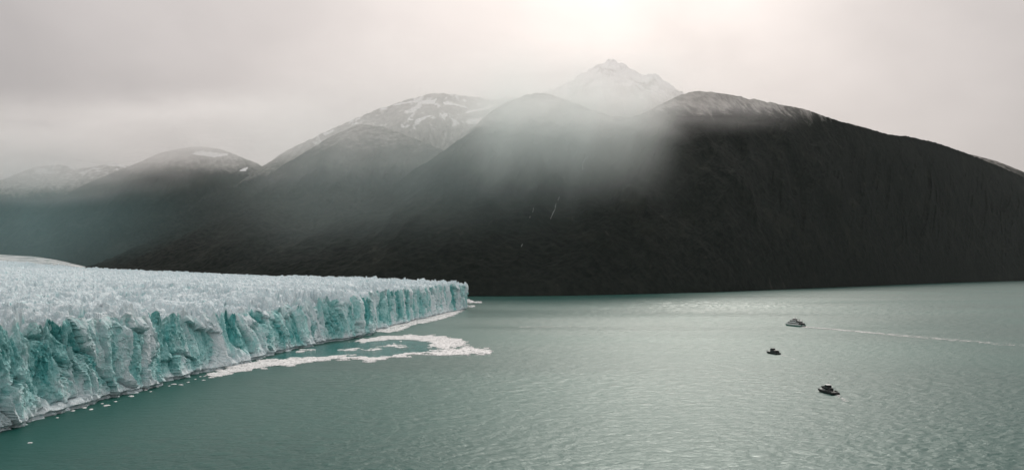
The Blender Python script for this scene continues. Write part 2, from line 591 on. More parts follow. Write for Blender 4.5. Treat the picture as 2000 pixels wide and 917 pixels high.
front_line_px = [(0, 830), (150, 785), (300, 745), (430, 712), (500, 693), (620, 667), (690, 660), (722, 650), (732, 643), (800, 627), (870, 610), (905, 604), (912, 601)]
fl = np.array([on_water(*p) for p in front_line_px])
fl = np.vstack([[(-300, 250), (-312, 380)], fl, [(-122, 2110), (-165, 2220), (-260, 2420), (-420, 2700), (-700, 2950), (-1200, 3150), (-1800, 3450), (-2300, 3900), (-2900, 4600)]])
NR = 1060
D0, D1 = 300.0, 4400.0
rows = D0 * (D1 / D0) ** np.linspace(0, 1, NR)
edge = np.interp(rows, fl[:, 1], fl[:, 0])
edge = edge + fbm(rows / 70, rows * 0, 5, 3) * 14 * sstep(250, 500, rows) + fbm(rows / 18, rows * 0 + 3.3, 8, 2) * 4
# tilt of the front: away from the camera it turns towards +X
top_px = np.array([(380, 66), (520, 66), (700, 62), (800, 57), (925, 54), (1092, 61), (1299, 68), (1538, 66), (1861, 67), (2037, 65), (2300, 67), (2700, 72), (4400, 90)], float)
front_h = np.interp(rows, top_px[:, 0], top_px[:, 1])


def seracs(x, y, w):
    """relief of the broken ice surface; w = distance from the front edge"""
    wx = x + fbm(x / 34, y / 34, 100, 3) * 9
    wy = y + fbm(x / 34, y / 34, 130, 3) * 9
    near = np.exp(-w / 70)
    wx = wx + fbm(x / 90, y / 90, 140, 2) * 30
    wy = wy + fbm(x / 90, y / 90, 160, 2) * 30
    f1, f2, r, ox, oy = worley(wx / 14, wy / 19, 200)
    e = f2 - f1
    h = (r[0] - 0.5) * 9 + ox * (r[1] - 0.5) * 16 + oy * (r[2] - 0.5) * 16 - f1 * 6
    gap = np.exp(-(e / (0.14 + 0.02 * near)) ** 2)
    h = h - gap * (9 + 2 * near) * (0.4 + r[2])
    g1, g2, q, px, py = worley(wx / 5.5 + 7, wy / 7.5 + 3, 300)
    h = h + (q[0] - 0.5) * 5.5 + px * (q[1] - 0.5) * 9 + py * (q[2] - 0.5) * 9 - np.exp(-((g2 - g1) / 0.14) ** 2) * 2.6 - g1 * 1.6
    h = h + fbm(x / 2.6, y / 2.6, 400, 2) * 1.1
    lines = np.exp(-(perlin(x / 70 + fbm(x / 60, y / 60, 555, 2) * 0.5, y / 210, 560) / 0.035) ** 2) * np.clip(perlin(x / 160, y / 160, 570) * 2 + 0.6, 0, 1)
    h = h - lines * 7
    h = h * (0.75 + 0.5 * near) * np.clip(0.95 + perlin(x / 110, y / 110, 580) * 0.7, 0.5, 1.5)
    swell = fbm(x / 130, y / 130, 500, 3) * 7
    fresh = np.clip(gap * (0.6 + 0.2 * near) * (r[2] > 0.35) + 0.35 * np.exp(-((g2 - g1) / 0.10) ** 2) * (q[2] > 0.45) + lines * 0.5, 0, 1) * 0.75
    return h + swell, fresh, r


def base_top(x, y, w):
    hb = np.interp(y, top_px[:, 0], top_px[:, 1])
    bulge = 9 * (1 - np.exp(-w / 420.0))
    rise = np.maximum(0, -x - 900) * 0.030 + np.maximum(0, -x - 1800) * 0.01
    return hb + bulge + rise


NCOL = 420
left = -(0.72 * rows + 120)
left = np.minimum(left, edge - 40)
uu = np.linspace(0, 1, NCOL)[None, :]
uu = 0.35 * uu + 0.65 * uu ** 1.5
NF = 110                                             # columns down the cliff
# top sheet
w = (edge - left)[:, None] * uu
TX = edge[:, None] - w
TY = np.repeat(rows[:, None], NCOL, 1)
rel, fresh_top, rc = seracs(TX, TY, w)
rim = np.exp(-w / 9.0)
TZ = base_top(TX, TY, w) + rel * (1 - 0.6 * np.exp(-w / 5.0)) - rim * 1.5
back_fall = sstep(4000, 4400, TY)
TZ = TZ * (1 - back_fall) - 5 * back_fall
# jostle the grid so that the blocks overhang a little
TX = TX + fbm(TX / 7, TY / 7, 610, 2) * 1.6 * np.minimum(1, w / 6)
# cliff
vv = np.linspace(0, 1, NF)[None, :] ** 0.9           # 0 at the rim, 1 at the water
S = np.repeat(rows[:, None], NF, 1)
arc_s = np.r_[0, np.cumsum(np.hypot(np.diff(rows), np.diff(np.interp(rows, fl[:, 1], fl[:, 0]))))][:, None] + 0 * vv
Zc = TZ[:, :1] * (1 - vv) + (-1.5) * vv
hfrac = np.clip(Zc / np.maximum(TZ[:, :1], 1), 0, 1)
lean = np.interp(S, [300, 700, 900, 1150, 1300, 2000], [13, 12, 15, 9, 5, 3])
off = -lean * hfrac ** 1.3 + lean
nearm = 1 - sstep(950, 1200, S)
wz = Zc + fbm(arc_s / 20, Zc / 20, 700, 2) * 10
ws = arc_s + fbm(arc_s / 30, Zc / 45, 720, 3) * 9
flute = ridged(ws / 26, Zc / 110, 730, 3) - 0.4
flute2 = ridged(ws / 8.5, Zc / 70, 760, 2) - 0.4
ws = ws + fbm(arc_s / 80, Zc / 60, 725, 2) * 30
f1, f2, r, ox, oy = worley(ws / 21, wz / 44 + ws / 120, 800)
g1, g2, q, px, py = worley(ws / 5 + 5, wz / 13 + 3, 850)
fade = np.minimum(1, vv * 9)
scar = (r[0] - 0.5) * 7 + ox * (r[1] - 0.5) * 9 + oy * (r[2] - 0.5) * 5 - np.exp(-((f2 - f1) / 0.08) ** 2) * 4.5 * (r[1] > 0.3)
chip = (q[0] - 0.5) * 1.8 + px * (q[1] - 0.5) * 2 + py * (q[2] - 0.5) * 2.2
flute3 = ridged(ws / 3.6, Zc / 40, 790, 2) - 0.4
off = off + fade * (flute3 * 1.4 + flute * 2.4 + flute2 * 2.4 + scar + chip * (0.9 + 0.4 * nearm) + fbm(arc_s / 3, Zc / 4, 900, 3) * 1.1)
apron = np.exp(-Zc / 6.0) * 7.0 * nearm * np.clip(0.55 + fbm(arc_s / 40, Zc * 0, 930, 2) * 1.3, 0, 1.2)
off = off + apron - sstep(3.6, 1.4, Zc) * (4.0 + 2.5 * fbm(arc_s / 12, Zc * 0, 940, 2))
off = off * np.minimum(1, vv * 30)
CXx = edge[:, None] + off
CY = S - off * 0.12 + fbm(arc_s / 9, Zc / 14, 950, 2) * 1.3 * fade
tealn = fbm(ws / 26, Zc / 60, 960, 3) * 1.1 + (r[0] < 0.42) * 0.42 + (r[2] - 0.5) * 0.5 - flute * 0.45 - flute2 * 0.25
fresh_c = np.clip(0.60 * tealn + 0.34 + 0.06 * nearm - 0.9 * np.exp(-Zc / 5.0) * (0.5 + 0.5 * nearm), 0, 1)
# one continuous sheet: cliff (water -> rim) then top
VX = np.concatenate([CXx[:, :0:-1], TX], 1)
VY = np.concatenate([CY[:, :0:-1], TY], 1)
VZ = np.concatenate([Zc[:, :0:-1], TZ], 1)
FR = np.concatenate([fresh_c[:, :0:-1], fresh_top], 1)
ncol = VX.shape[1]
Vall = np.stack([VX, VY, VZ], -1)
k = NF + 6                                            # the cliff and the first blocks of the rim, then the plateau
q_all = grid_quads(NR, ncol).reshape(NR - 1, ncol - 1, 4)


def sub(name, c0, c1):
    V = Vall[:, c0:c1 + 1].reshape(-1, 3)
    return mesh_np(name, V, grid_quads(NR, c1 - c0 + 1)[:, ::1], ICE, glacier, smooth=False, attr={'fresh': FR[:, c0:c1 + 1]})


cliff = sub('ice_cliff', 0, NF - 1)
plateau = sub('crevassed_surface', NF - 1, ncol - 1)

# ------------------------------------------------------------------ upper ice field in the valley
nu, nv_ = 160, 120
v = np.linspace(0, 1, nv_)[:, None]
u = np.linspace(0, 1, nu)[None, :]
skyl = np.array([(-200, 494), (0, 497), (60, 500), (110, 507), (150, 516), (185, 524), (230, 534)], float)
px_ = -200 + 430 * u + 0 * v
pyt = np.interp(px_, skyl[:, 0], skyl[:, 1])
pyb = 545 + 0 * px_
dd = 4200 + 3000 * v + 0 * u
zt = CAM_H + (HORIZON - (pyb + (pyt - pyb) * v ** 0.8)) / F_PX * dd
ux = (px_ - CX) / F_PX * dd
uz = zt + fbm(ux / 260, dd / 120, 77, 4) * 14 * (1 - v * 0.6)
upper = mesh_np('upper_icefield', np.stack([ux, dd, uz], -1), grid_quads(nv_, nu), SNOW, glacier, smooth=False)


def make_icefield():
    m, b, oc = new_mat('dirty_icefield')
    s1 = noise(mapping(oc, (0.0025, 0.012, 0.02), rot=(0, 0, R(14))), 1.0, 5, 0.6, 0.8)
    s2 = noise(oc, 0.02, 4, 0.6)
    col = mixcol((s1 + (s2 - 0.5) * 0.35).smooth(0.36, 0.62), (0.20, 0.25, 0.26), (0.76, 0.76, 0.75))
    E.nt.links.new(col, b.inputs['Base Color'])
    b.inputs['Roughness'].default_value = 0.8
    bump(b, s2 * 10, 0.8, 1.0)
    return m


upper.data.materials[0] = make_icefield()

# ------------------------------------------------------------------ snow patches and streams lying on the mountains
bvhs = {}


def cast(o, px, py):
    if o.name not in bvhs:
        me = o.data
        co = np.empty(len(me.vertices) * 3, np.float32); me.vertices.foreach_get('co', co)
        pl = np.empty(len(me.loops), np.int32); me.loops.foreach_get('vertex_index', pl)
        bvhs[o.name] = BVHTree.FromPolygons(co.reshape(-1, 3).tolist(), pl.reshape(-1, 4).tolist())
    d = Vector(((px - CX) / F_PX, 1, (HORIZON - py) / F_PX)).normalized()
    loc, nor, i, dist = bvhs[o.name].ray_cast(Vector((0, 0, CAM_H)), d)
    return loc


def inside(poly, x, y):
    p = np.array(poly); c = np.zeros(x.shape, bool); j = len(p) - 1
    for i in range(len(p)):
        xi, yi, xj, yj = *p[i], *p[j]
        m = ((yi > y) != (yj > y)) & (x < (xj - xi) * (y - yi) / (yj - yi + 1e-12) + xi)
        c ^= m; j = i
    return c


def drape(name, o, poly, step, mat, lift=2.5):
    p = np.array(poly, float)
    x0, y0 = p.min(0) - step; x1, y1 = p.max(0) + step
    xs = np.arange(x0, x1 + step, step); ys = np.arange(y0, y1 + step, step)
    GX, GY = np.meshgrid(xs, ys)
    jx = fbm(GX / 7, GY / 5, 41, 2) * 3.0; jy = fbm(GX / 7, GY / 5, 43, 2) * 2.0
    ins = inside(poly, GX + jx, GY + jy)
    pts = {}
    vs_, fs = [], []
    for i in range(len(ys) - 1):
        for j in range(len(xs) - 1):
            if not (ins[i, j] and ins[i + 1, j] and ins[i, j + 1] and ins[i + 1, j + 1]):
                continue
            f = []
            for (a, b_) in ((i, j), (i, j + 1), (i + 1, j + 1), (i + 1, j)):
                if (a, b_) not in pts:
                    h = cast(o, GX[a, b_], GY[a, b_])
                    if h is None:
                        pts[(a, b_)] = -1
                    else:
                        pts[(a, b_)] = len(vs_); vs_.append((h.x, h.y - lift, h.z + lift))
                f.append(pts[(a, b_)])
            if min(f) >= 0:
                ys3 = [vs_[k_][1] for k_ in f]
                if max(ys3) - min(ys3) < 120:
                    fs.append(f)
    if not fs:
        return None
    mb = MB(); mb.v, mb.f = vs_, fs
    ob = mb.build(name, mat, o)
    return ob


zz = lambda pts, x0, y0, s: [(x0 + x / s, y0 + y / s) for x, y in pts]
patches = [
    zz([(1110, 325), (1160, 300), (1200, 275), (1270, 262), (1255, 275), (1215, 290), (1180, 318), (1150, 333)], 500, 150, 3.668),
    zz([(1075, 285), (1100, 278), (1105, 292), (1140, 296), (1120, 312), (1085, 312)], 500, 150, 3.668),
    zz([(1315, 268), (1345, 252), (1375, 262), (1360, 285), (1335, 285)], 500, 150, 3.668),
    zz([(1380, 295), (1400, 268), (1470, 258), (1520, 232), (1620, 215), (1700, 180), (1680, 225), (1600, 245), (1500, 260), (1420, 275)], 500, 150, 3.668),
    zz([(1460, 328), (1530, 300), (1600, 280), (1645, 280), (1590, 340), (1540, 340), (1500, 322)], 500, 150, 3.668),
    zz([(1180, 190), (1190, 160), (1270, 150), (1300, 135), (1280, 185), (1220, 195)], 500, 150, 3.668),
    zz([(1330, 175), (1370, 160), (1440, 185), (1540, 215), (1500, 222), (1420, 200), (1340, 200)], 500, 150, 3.668),
    zz([(960, 195), (1050, 172), (1180, 152), (1150, 175), (1060, 188), (980, 205)], 500, 150, 3.668),
]
for p in patches:
    drape('snow_patch', snowy, p, 1.6, SNOW)
for p in [zz([(1000, 190), (1080, 178), (1240, 188), (1230, 205), (1150, 215), (1050, 200)], 0, 230, 2.779),
          zz([(1285, 283), (1320, 270), (1345, 262), (1330, 290), (1300, 293)], 0, 230, 2.779)]:
    drape('snow_patch', valley, p, 1.6, SNOW)
pk = [
    zz([(1040, 110), (1080, 92), (1160, 100), (1210, 140), (1150, 150), (1060, 150), (1000, 150)], 900, 90, 3.668),
    zz([(910, 270), (960, 230), (1040, 215), (1100, 240), (1060, 270), (980, 290), (920, 300)], 900, 90, 3.668),
    zz([(1140, 240), (1170, 255), (1230, 240), (1260, 265), (1200, 282), (1155, 270)], 900, 90, 3.668),
    zz([(880, 200), (960, 150), (1020, 115), (1000, 160), (940, 210), (880, 240)], 900, 90, 3.668),
]
for p in pk:
    drape('snow_patch', peak, p, 1.6, SNOW)


def stream(o, pts, wpx):
    vs_, fs = [], []
    pts = resample(pts, 14)
    for i, (x, y) in enumerate(pts):
        jx = perlin(np.array([y / 6.0]), np.array([x * 0 + 1.5]), 5)[0] * 2.5
        wd = wpx * (0.5 + 0.7 * abs(math.sin(i * 1.7 + x)))
        for sx in (-1, 1):
            h = cast(o, x + jx + sx * wd / 2, y)
            if h is None:
                return
            vs_.append((h.x, h.y - 4, h.z + 3))
    fs = [(2 * i, 2 * i + 1, 2 * i + 3, 2 * i + 2) for i in range(len(pts) - 1)]
    mb = MB(); mb.v, mb.f = vs_, fs
    mb.build('stream', STREAM, o)


sx = lambda pts: zz(pts, 1000, 230, 3.395)
for pts, wd in [([(470, 345), (470, 300), (490, 270), (520, 245)], 1.6), ([(255, 675), (270, 640), (285, 610), (292, 570)], 1.5), ([(308, 552), (312, 525)], 1.4),
                ([(360, 430), (345, 400), (352, 385)], 1.1), ([(378, 320), (385, 285), (420, 245), (432, 205)], 1.0), ([(372, 185), (365, 155), (375, 125)], 1.0),
                ([(405, 140), (445, 105)], 0.9), ([(545, 220), (560, 195)], 1.2), ([(70, 858), (72, 840)], 1.2), ([(138, 630), (142, 600)], 0.9), ([(118, 668), (120, 655)], 0.9)]:
    stream(front, sx(pts), wd)

# ------------------------------------------------------------------ brash ice
def brash(name, polys, cell, n_pieces, label, smin=0.5, smax=1.9, thr=-0.28, mat=BRASH):
    vs_, fs = [], []
    quads = []
    V = []
    for poly in polys:
        w_ = np.array([on_water(*p) for p in poly])
        x0, y0 = w_.min(0); x1, y1 = w_.max(0)
        nx, ny = int((x1 - x0) / cell) + 3, int((y1 - y0) / cell) + 3
        gx, gy = np.meshgrid(x0 - cell + np.arange(nx) * cell, y0 - cell + np.arange(ny) * cell)
        gx = gx + (rng.random(gx.shape) - 0.5) * cell * 0.7
        gy = gy + (rng.random(gy.shape) - 0.5) * cell * 0.7
        ex = fbm(gx / 18, gy / 18, 11, 3) * 9; ey = fbm(gx / 18, gy / 18, 12, 3) * 22
        ok = inside(w_, gx + ex, gy + ey) & (fbm(gx / 9, gy / 14, 15, 3) > thr)
        gz = 0.22 + 0.16 * rng.random(gx.shape)
        q4 = grid_quads(ny, nx)
        keep = ok.ravel()[q4].all(1)
        n0 = sum(len(a) for a in V)
        V.append(np.stack([gx, gy, gz], -1).reshape(-1, 3)); quads.append(q4[keep] + n0)
        # loose pieces over and round the slush
        npc = int(n_pieces / len(polys))
        cand = np.stack([x0 - 12 + rng.random(npc * 8) * (x1 - x0 + 24), y0 - 25 + rng.random(npc * 8) * (y1 - y0 + 50)], -1)
        m = inside(w_, cand[:, 0] + fbm(cand[:, 0] / 18, cand[:, 1] / 18, 11, 3) * 16, cand[:, 1] + fbm(cand[:, 0] / 18, cand[:, 1] / 18, 12, 3) * 40)
        cand = cand[m][:npc]
        base = np.array([(-1, -1), (1, -1), (1, 1), (-1, 1)], float)
        nP = len(cand)
        size = smin + (smax - smin) * rng.random((nP, 1, 1)) ** 3
        shp = base[None] * size * (0.6 + 0.8 * rng.random((nP, 4, 2)))
        lo = np.concatenate([cand[:, None, :] + shp, np.full((nP, 4, 1), -0.15)], -1)
        hi = np.concatenate([cand[:, None, :] + shp * 0.8, 0.35 + 0.35 * rng.random((nP, 4, 1)) * size], -1)
        P = np.concatenate([lo, hi], 1)
        n0 = sum(len(a) for a in V)
        V.append(P.reshape(-1, 3))
        fq = np.array([(4, 5, 6, 7), (0, 1, 5, 4), (1, 2, 6, 5), (2, 3, 7, 6), (3, 0, 4, 7)])
        quads.append((np.arange(nP)[:, None, None] * 8 + fq[None]).reshape(-1, 4) + n0)
    o = mesh_np(name, np.concatenate(V), np.concatenate(quads), mat, smooth=False)
    tag(o, label, 'brash ice', kind='stuff')
    return o


z2 = lambda pts: zz(pts, 400, 500, 3.275)
band = z2([(20, 768), (150, 705), (300, 672), (500, 655), (680, 645), (830, 628), (1000, 640), (1150, 640), (1300, 618), (1450, 605), (1600, 592), (1650, 575), (1750, 580), (1830, 600),
           (1790, 620), (1650, 626), (1450, 623), (1350, 624), (1200, 648), (1100, 662), (950, 657), (850, 652), (700, 670), (560, 688), (350, 712), (200, 742), (100, 765)])
arcp = z2([(960, 541), (1060, 520), (1200, 507), (1350, 503), (1500, 509), (1620, 527), (1695, 548), (1640, 570), (1560, 590), (1480, 584), (1430, 569), (1470, 547), (1400, 540), (1300, 532), (1200, 532), (1100, 541), (1000, 551)])
belt = z2([(1060, 462), (1090, 480), (1180, 487), (1260, 472), (1340, 437), (1450, 417), (1560, 392), (1595, 375), (1660, 348), (1640, 336), (1560, 348), (1400, 378), (1300, 418), (1180, 440)])
brash('brash_ice_crescent', [band, arcp], 1.8, 14000, 'curved band of white brash ice drifting off the ice cliff', thr=-0.26)
brash('brash_ice_belt', [belt], 2.2, 4000, 'belt of white brash ice along the foot of the far ice cliff', thr=-0.36)
inner = [z2([(880, 590), (960, 585), (1000, 592), (940, 600)]), z2([(1120, 570), (1220, 562), (1310, 575), (1200, 582)]), z2([(600, 598), (640, 590), (700, 596), (650, 606)]), z2([(1060, 585), (1150, 588), (1100, 594)])]
brash('brash_ice_streaks', inner, 2.5, 900, 'thin streaks of broken ice inside the crescent of brash ice', thr=0.05)

pool_px = z2([(420, 650), (520, 612), (700, 575), (900, 548), (1000, 545), (1200, 525), (1400, 530), (1480, 545), (1440, 565), (1490, 585), (1600, 590), (1450, 612), (1300, 622), (1150, 645), (1000, 645), (830, 635), (680, 650), (450, 662)])
pw = np.array([on_water(*p) for p in pool_px])
mb = MB(); mb.add([(x, y, 0.17) for x, y in pw], [tuple(range(len(pw)))])
tag(mb.build('calm_water', CALM), kind='structure')

# the heap of calved ice at the far corner, and single chunks along the foot of the cliff
def chunk_mesh(seed, sx_, sy_, sz_, nseg=10, nring=6):
    r_ = np.random.default_rng(seed)
    V = []
    for i in range(nring):
        a = i / (nring - 1)
        for j in range(nseg):
            t = 2 * math.pi * j / nseg
            rad = (1 - a ** 2.2) ** 0.6 if i < nring - 1 else 0.12
            rad *= 0.75 + 0.45 * r_.random()
            V.append((math.cos(t) * rad * sx_, math.sin(t) * rad * sy_, -0.3 * sz_ + 1.3 * sz_ * a * (0.8 + 0.35 * r_.random())))
    f = [(i * nseg + j, i * nseg + (j + 1) % nseg, (i + 1) * nseg + (j + 1) % nseg, (i + 1) * nseg + j) for i in range(nring - 1) for j in range(nseg)]
    f.append(tuple((nring - 1) * nseg + j for j in range(nseg)))
    return V, f


heap = MB()
hr = np.random.default_rng(4)
for i in range(46):
    a = hr.random()
    p = on_water(908 + 34 * a ** 1.4, 588.5 + 2.5 * hr.random())
    s_ = (1 - a) * 9 + 3
    V, f = chunk_mesh(300 + i, s_ * (0.6 + 0.6 * hr.random()), s_, s_ * (0.9 + 0.7 * hr.random()) * (0.8 if a < 0.35 else 0.45))
    heap.add([(x + p[0], y + p[1], z) for x, y, z in V], f)
for i in range(16):
    p = on_water(910 + 18 * hr.random() ** 1.5, 596 + 3 * hr.random())
    V, f = chunk_mesh(400 + i, 4, 5, 1.6)
    heap.add([(x + p[0], y + p[1], z) for x, y, z in V], f)
tag(heap.build('calved_ice', BRASH), 'heap of calved white ice off the far corner of the glacier', 'ice', kind='stuff')

chunk_px = sorted([(150, 799), (172, 793), (185, 796), (206, 785), (215, 789), (232, 781), (262, 771), (300, 762), (335, 751), (345, 748), (358, 749), (372, 744), (386, 738), (402, 740), (120, 812), (312, 753), (68, 860), (290, 759), (395, 733), (415, 731)])
ordinal = ['first', 'second', 'third', 'fourth', 'fifth', 'sixth', 'seventh', 'eighth', 'ninth', 'tenth', 'eleventh', 'twelfth', 'thirteenth', 'fourteenth', 'fifteenth', 'sixteenth', 'seventeenth', 'eighteenth', 'nineteenth', 'twentieth']
shared = []
for s_ in range(4):
    mb = MB(); V, f = chunk_mesh(500 + s_, 1.0, 1.0, 0.5, 9, 5); mb.add(V, f)
    me = bpy.data.meshes.new('ice_floe'); me.from_pydata(mb.v, [], mb.f); me.update(); me.materials.append(BRASH); shared.append(me)
for i, p in enumerate(chunk_px):
    o = bpy.data.objects.new('ice_floe', shared[i % 4])
    C.objects.link(o)
    x, y = on_water(*p)
    o.location = (x, y, 0)
    o.rotation_euler = (0, 0, random.random() * 6)
    k_ = 0.6 + 0.9 * random.random()
    o.scale = (k_ * 1.5, k_ * 2.0, k_)
    tag(o, 'small white ice floe below the near ice cliff, %s from the left' % ordinal[i], 'ice floe', 'ice floes below the near ice cliff')

# ------------------------------------------------------------------ boats
WHITE = simple_mat('boat_white_paint', (0.78, 0.81, 0.80), 0.35, 0.08, 0.4)
GREEN = simple_mat('boat_green_paint', (0.10, 0.26, 0.21), 0.35, 0.15, 0.3)
NAVY = simple_mat('boat_dark_paint', (0.018, 0.022, 0.022), 0.4, 0.25, 0.4)
GLASS = simple_mat('tinted_glass', (0.006, 0.009, 0.009), 0.15, 0.1, 1.0)
DECKM = simple_mat('deck_grey', (0.10, 0.105, 0.10), 0.7, 0.2, 0.8)
METAL = simple_mat('rail_metal', (0.22, 0.23, 0.23), 0.4, 0.1, 1.0, 0.6)
BLACK = simple_mat('rubber_black', (0.012, 0.012, 0.012), 0.6, 0.2, 1.0)


def hull_mb(L, B, free, bow_rise, draft=0.9, y0=0.0, full=0.55):
    mb = MB(); ns = 15; secs = []
    for i in range(ns):
        a = i / (ns - 1)
        x = -L / 2 + L * a
        t = max(0, (a - full) / (1 - full))
        hb = B / 2 * (1 - t ** 2.1) + 0.02
        zs = free + bow_rise * max(0, a - 0.4) ** 1.6 * 2.2
        kx = x - 0.0 if a < 0.9 else x - 0.05 * L * (a - 0.9) * 10 * 0.6
        secs.append([(kx, y0, -draft), (kx, y0 + hb * 0.75, -draft * 0.25), (x, y0 + hb * 0.97, zs * 0.45), (x, y0 + hb, zs),
                     (x, y0 - hb, zs), (x, y0 - hb * 0.97, zs * 0.45), (kx, y0 - hb * 0.75, -draft * 0.25)])
    V = [p for s_ in secs for p in s_]
    f = []
    for i in range(ns - 1):
        for j in range(7):
            a, b_ = i * 7 + j, i * 7 + (j + 1) % 7
            f.append((a, a + 7, b_ + 7, b_))
    f.append(tuple(range(7))); f.append(tuple((ns - 1) * 7 + j for j in range(6, -1, -1)))
    return mb.add(V, f)


def rails(mb, pts, h, r=0.05, step=2.2):
    for (p, q_) in zip(pts[:-1], pts[1:]):
        p, q_ = Vector(p), Vector(q_)
        n_ = max(1, int((q_ - p).length / step))
        for i in range(n_ + 1):
            c = p + (q_ - p) * i / n_
            mb.tube(c, c + Vector((0, 0, h)), r, 5)
        for hh in (h, h * 0.55):
            mb.tube(p + Vector((0, 0, hh)), q_ + Vector((0, 0, hh)), r, 5)


def tour_ship(px, py, heading, label):
    x, y = on_water(px, py)
    t = empty('tour_ship', (x, y, 0), heading)
    L, B = 40.0, 11.0
    for s_ in (-1, 1):
        hull_mb(L, 3.6, 2.3, 1.6, 1.2, s_ * 3.6, 0.6).build('hull', GREEN, t)
    MB().prism([(-19, 1.5), (14.5, 1.5), (18, 3.2), (18, 3.7), (-19, 2.6)], -5.5, 5.5).build('main_deck', WHITE, t)
    # lower saloon, raked front
    lo = MB().prism([(-12.5, 2.7), (15.2, 3.3), (12.2, 6.0), (-12.5, 5.3)], -5.2, 5.2, -4.9, 4.9).build('lower_saloon', WHITE, t)
    for s_ in (-1, 1):
        MB().prism([(-1.0, 3.75), (12.9, 4.05), (11.8, 5.2), (-1.0, 4.85)], s_ * 5.02, s_ * 5.19).build('window_band', GLASS, lo)
        for i in range(4):
            MB().prism([(-11.5 + i * 2.6, 3.55), (-9.5 + i * 2.6, 3.6), (-9.5 + i * 2.6, 4.75), (-11.5 + i * 2.6, 4.7)], s_ * 5.02, s_ * 5.20).build('window', GLASS, lo)
    MB().add([(14.62, -4.4, 4.05), (14.62, 4.4, 4.05), (13.35, 4.3, 5.2), (13.35, -4.3, 5.2)], [(0, 1, 2, 3)]).build('windscreen', GLASS, lo)
    MB().prism([(-15.5, 5.3), (12.4, 6.0), (12.4, 6.35), (-15.5, 5.65)], -5.4, 5.4).build('upper_deck', WHITE, t)
    up = MB().prism([(-5.5, 5.8), (10.6, 6.3), (7.4, 8.9), (-5.5, 8.3)], -4.7, 4.7, -4.3, 4.3).build('upper_saloon', WHITE, t)
    for s_ in (-1, 1):
        MB().prism([(-4.8, 6.75), (8.8, 7.05), (7.7, 8.15), (-4.8, 7.9)], s_ * 4.42, s_ * 4.62).build('window_band', GLASS, up)
    MB().add([(9.95, -4.1, 7.0), (9.95, 4.1, 7.0), (8.5, 3.95, 8.2), (8.5, -3.95, 8.2)], [(0, 1, 2, 3)]).build('windscreen', GLASS, up)
    MB().prism([(-14.0, 8.3), (7.6, 8.9), (7.6, 9.2), (-14.0, 8.6)], -4.8, 4.8).build('sun_deck', WHITE, t)
    for xx in (-13.5, -9.5):
        for s_ in (-1, 1):
            MB().tube((xx, s_ * 4.5, 5.6), (xx, s_ * 4.5, 8.35), 0.12).build('deck_post', BLACK, t)
    MB().box(-13.6, -5.6, -3.9, 3.9, 5.75, 7.4).build('deck_seating', BLACK, t)
    wh = MB().prism([(-2.5, 9.0), (4.6, 9.2), (3.4, 11.0), (-2.5, 10.9)], -2.6, 2.6, -2.2, 2.2).build('wheelhouse', NAVY, t)
    MB().prism([(-3.2, 10.95), (4.4, 11.05), (4.4, 11.25), (-3.2, 11.15)], -2.6, 2.6).build('wheelhouse_roof', WHITE, wh)
    MB().add([(4.58, -2.2, 9.7), (4.58, 2.2, 9.7), (3.85, 2.05, 10.7), (3.85, -2.05, 10.7)], [(0, 1, 2, 3)]).build('windscreen', GLASS, wh)
    MB().tube((-1.5, 0, 11.1), (-1.9, 0, 15.0), 0.14).tube((-2.6, -1, 13), (-1.2, 1, 13), 0.08).tube((-1.7, -1.6, 12.4), (-1.7, 1.6, 12.4), 0.08).build('mast', METAL, t)
    MB().box(-0.9, 0.3, -1.3, 1.3, 11.9, 12.15).build('radar', WHITE, t)
    for s_ in (-1, 1):
        MB().box(-8.0, -5.5, s_ * 2.9 - 0.7, s_ * 2.9 + 0.7, 8.6, 10.2).build('funnel', BLACK, t)
    # stern: stairs, gantry, platform
    MB().box(-21.5, -19.0, -5.2, 5.2, 0.6, 1.1).build('stern_platform', BLACK, t)
    g = MB()
    for s_ in (-4.8, -1.6, 1.6, 4.8):
        g.tube((-19.3, s_, 2.4), (-15.6, s_, 5.4), 0.28).tube((-19.3, s_, 1.0), (-19.3, s_, 2.8), 0.28)
    g.tube((-19.3, -4.8, 2.8), (-19.3, 4.8, 2.8), 0.22).build('stern_gantry', BLACK, t)
    MB().box(-18.8, -12.6, -4.6, 4.6, 2.45, 4.6).build('stern_lobby', BLACK, t)
    r_ = MB()
    rails(r_, [(17.6, -4.6, 3.6), (8.0, -5.4, 3.4)], 1.1); rails(r_, [(17.6, 4.6, 3.6), (8.0, 5.4, 3.4)], 1.1); rails(r_, [(17.6, -4.6, 3.6), (17.6, 4.6, 3.6)], 1.1)
    rails(r_, [(7.3, -4.6, 9.1), (-13.8, -4.6, 8.6), (-13.8, 4.6, 8.6), (7.3, 4.6, 9.1)], 1.1)
    rails(r_, [(-5.6, -5.2, 5.85), (-15.3, -5.2, 5.6), (-15.3, 5.2, 5.6), (-5.6, 5.2, 5.85)], 1.1)
    r_.build('railing', METAL, t)
    t.scale = (1, 1, 1.15)
    tag(t, label, 'ship')
    return t


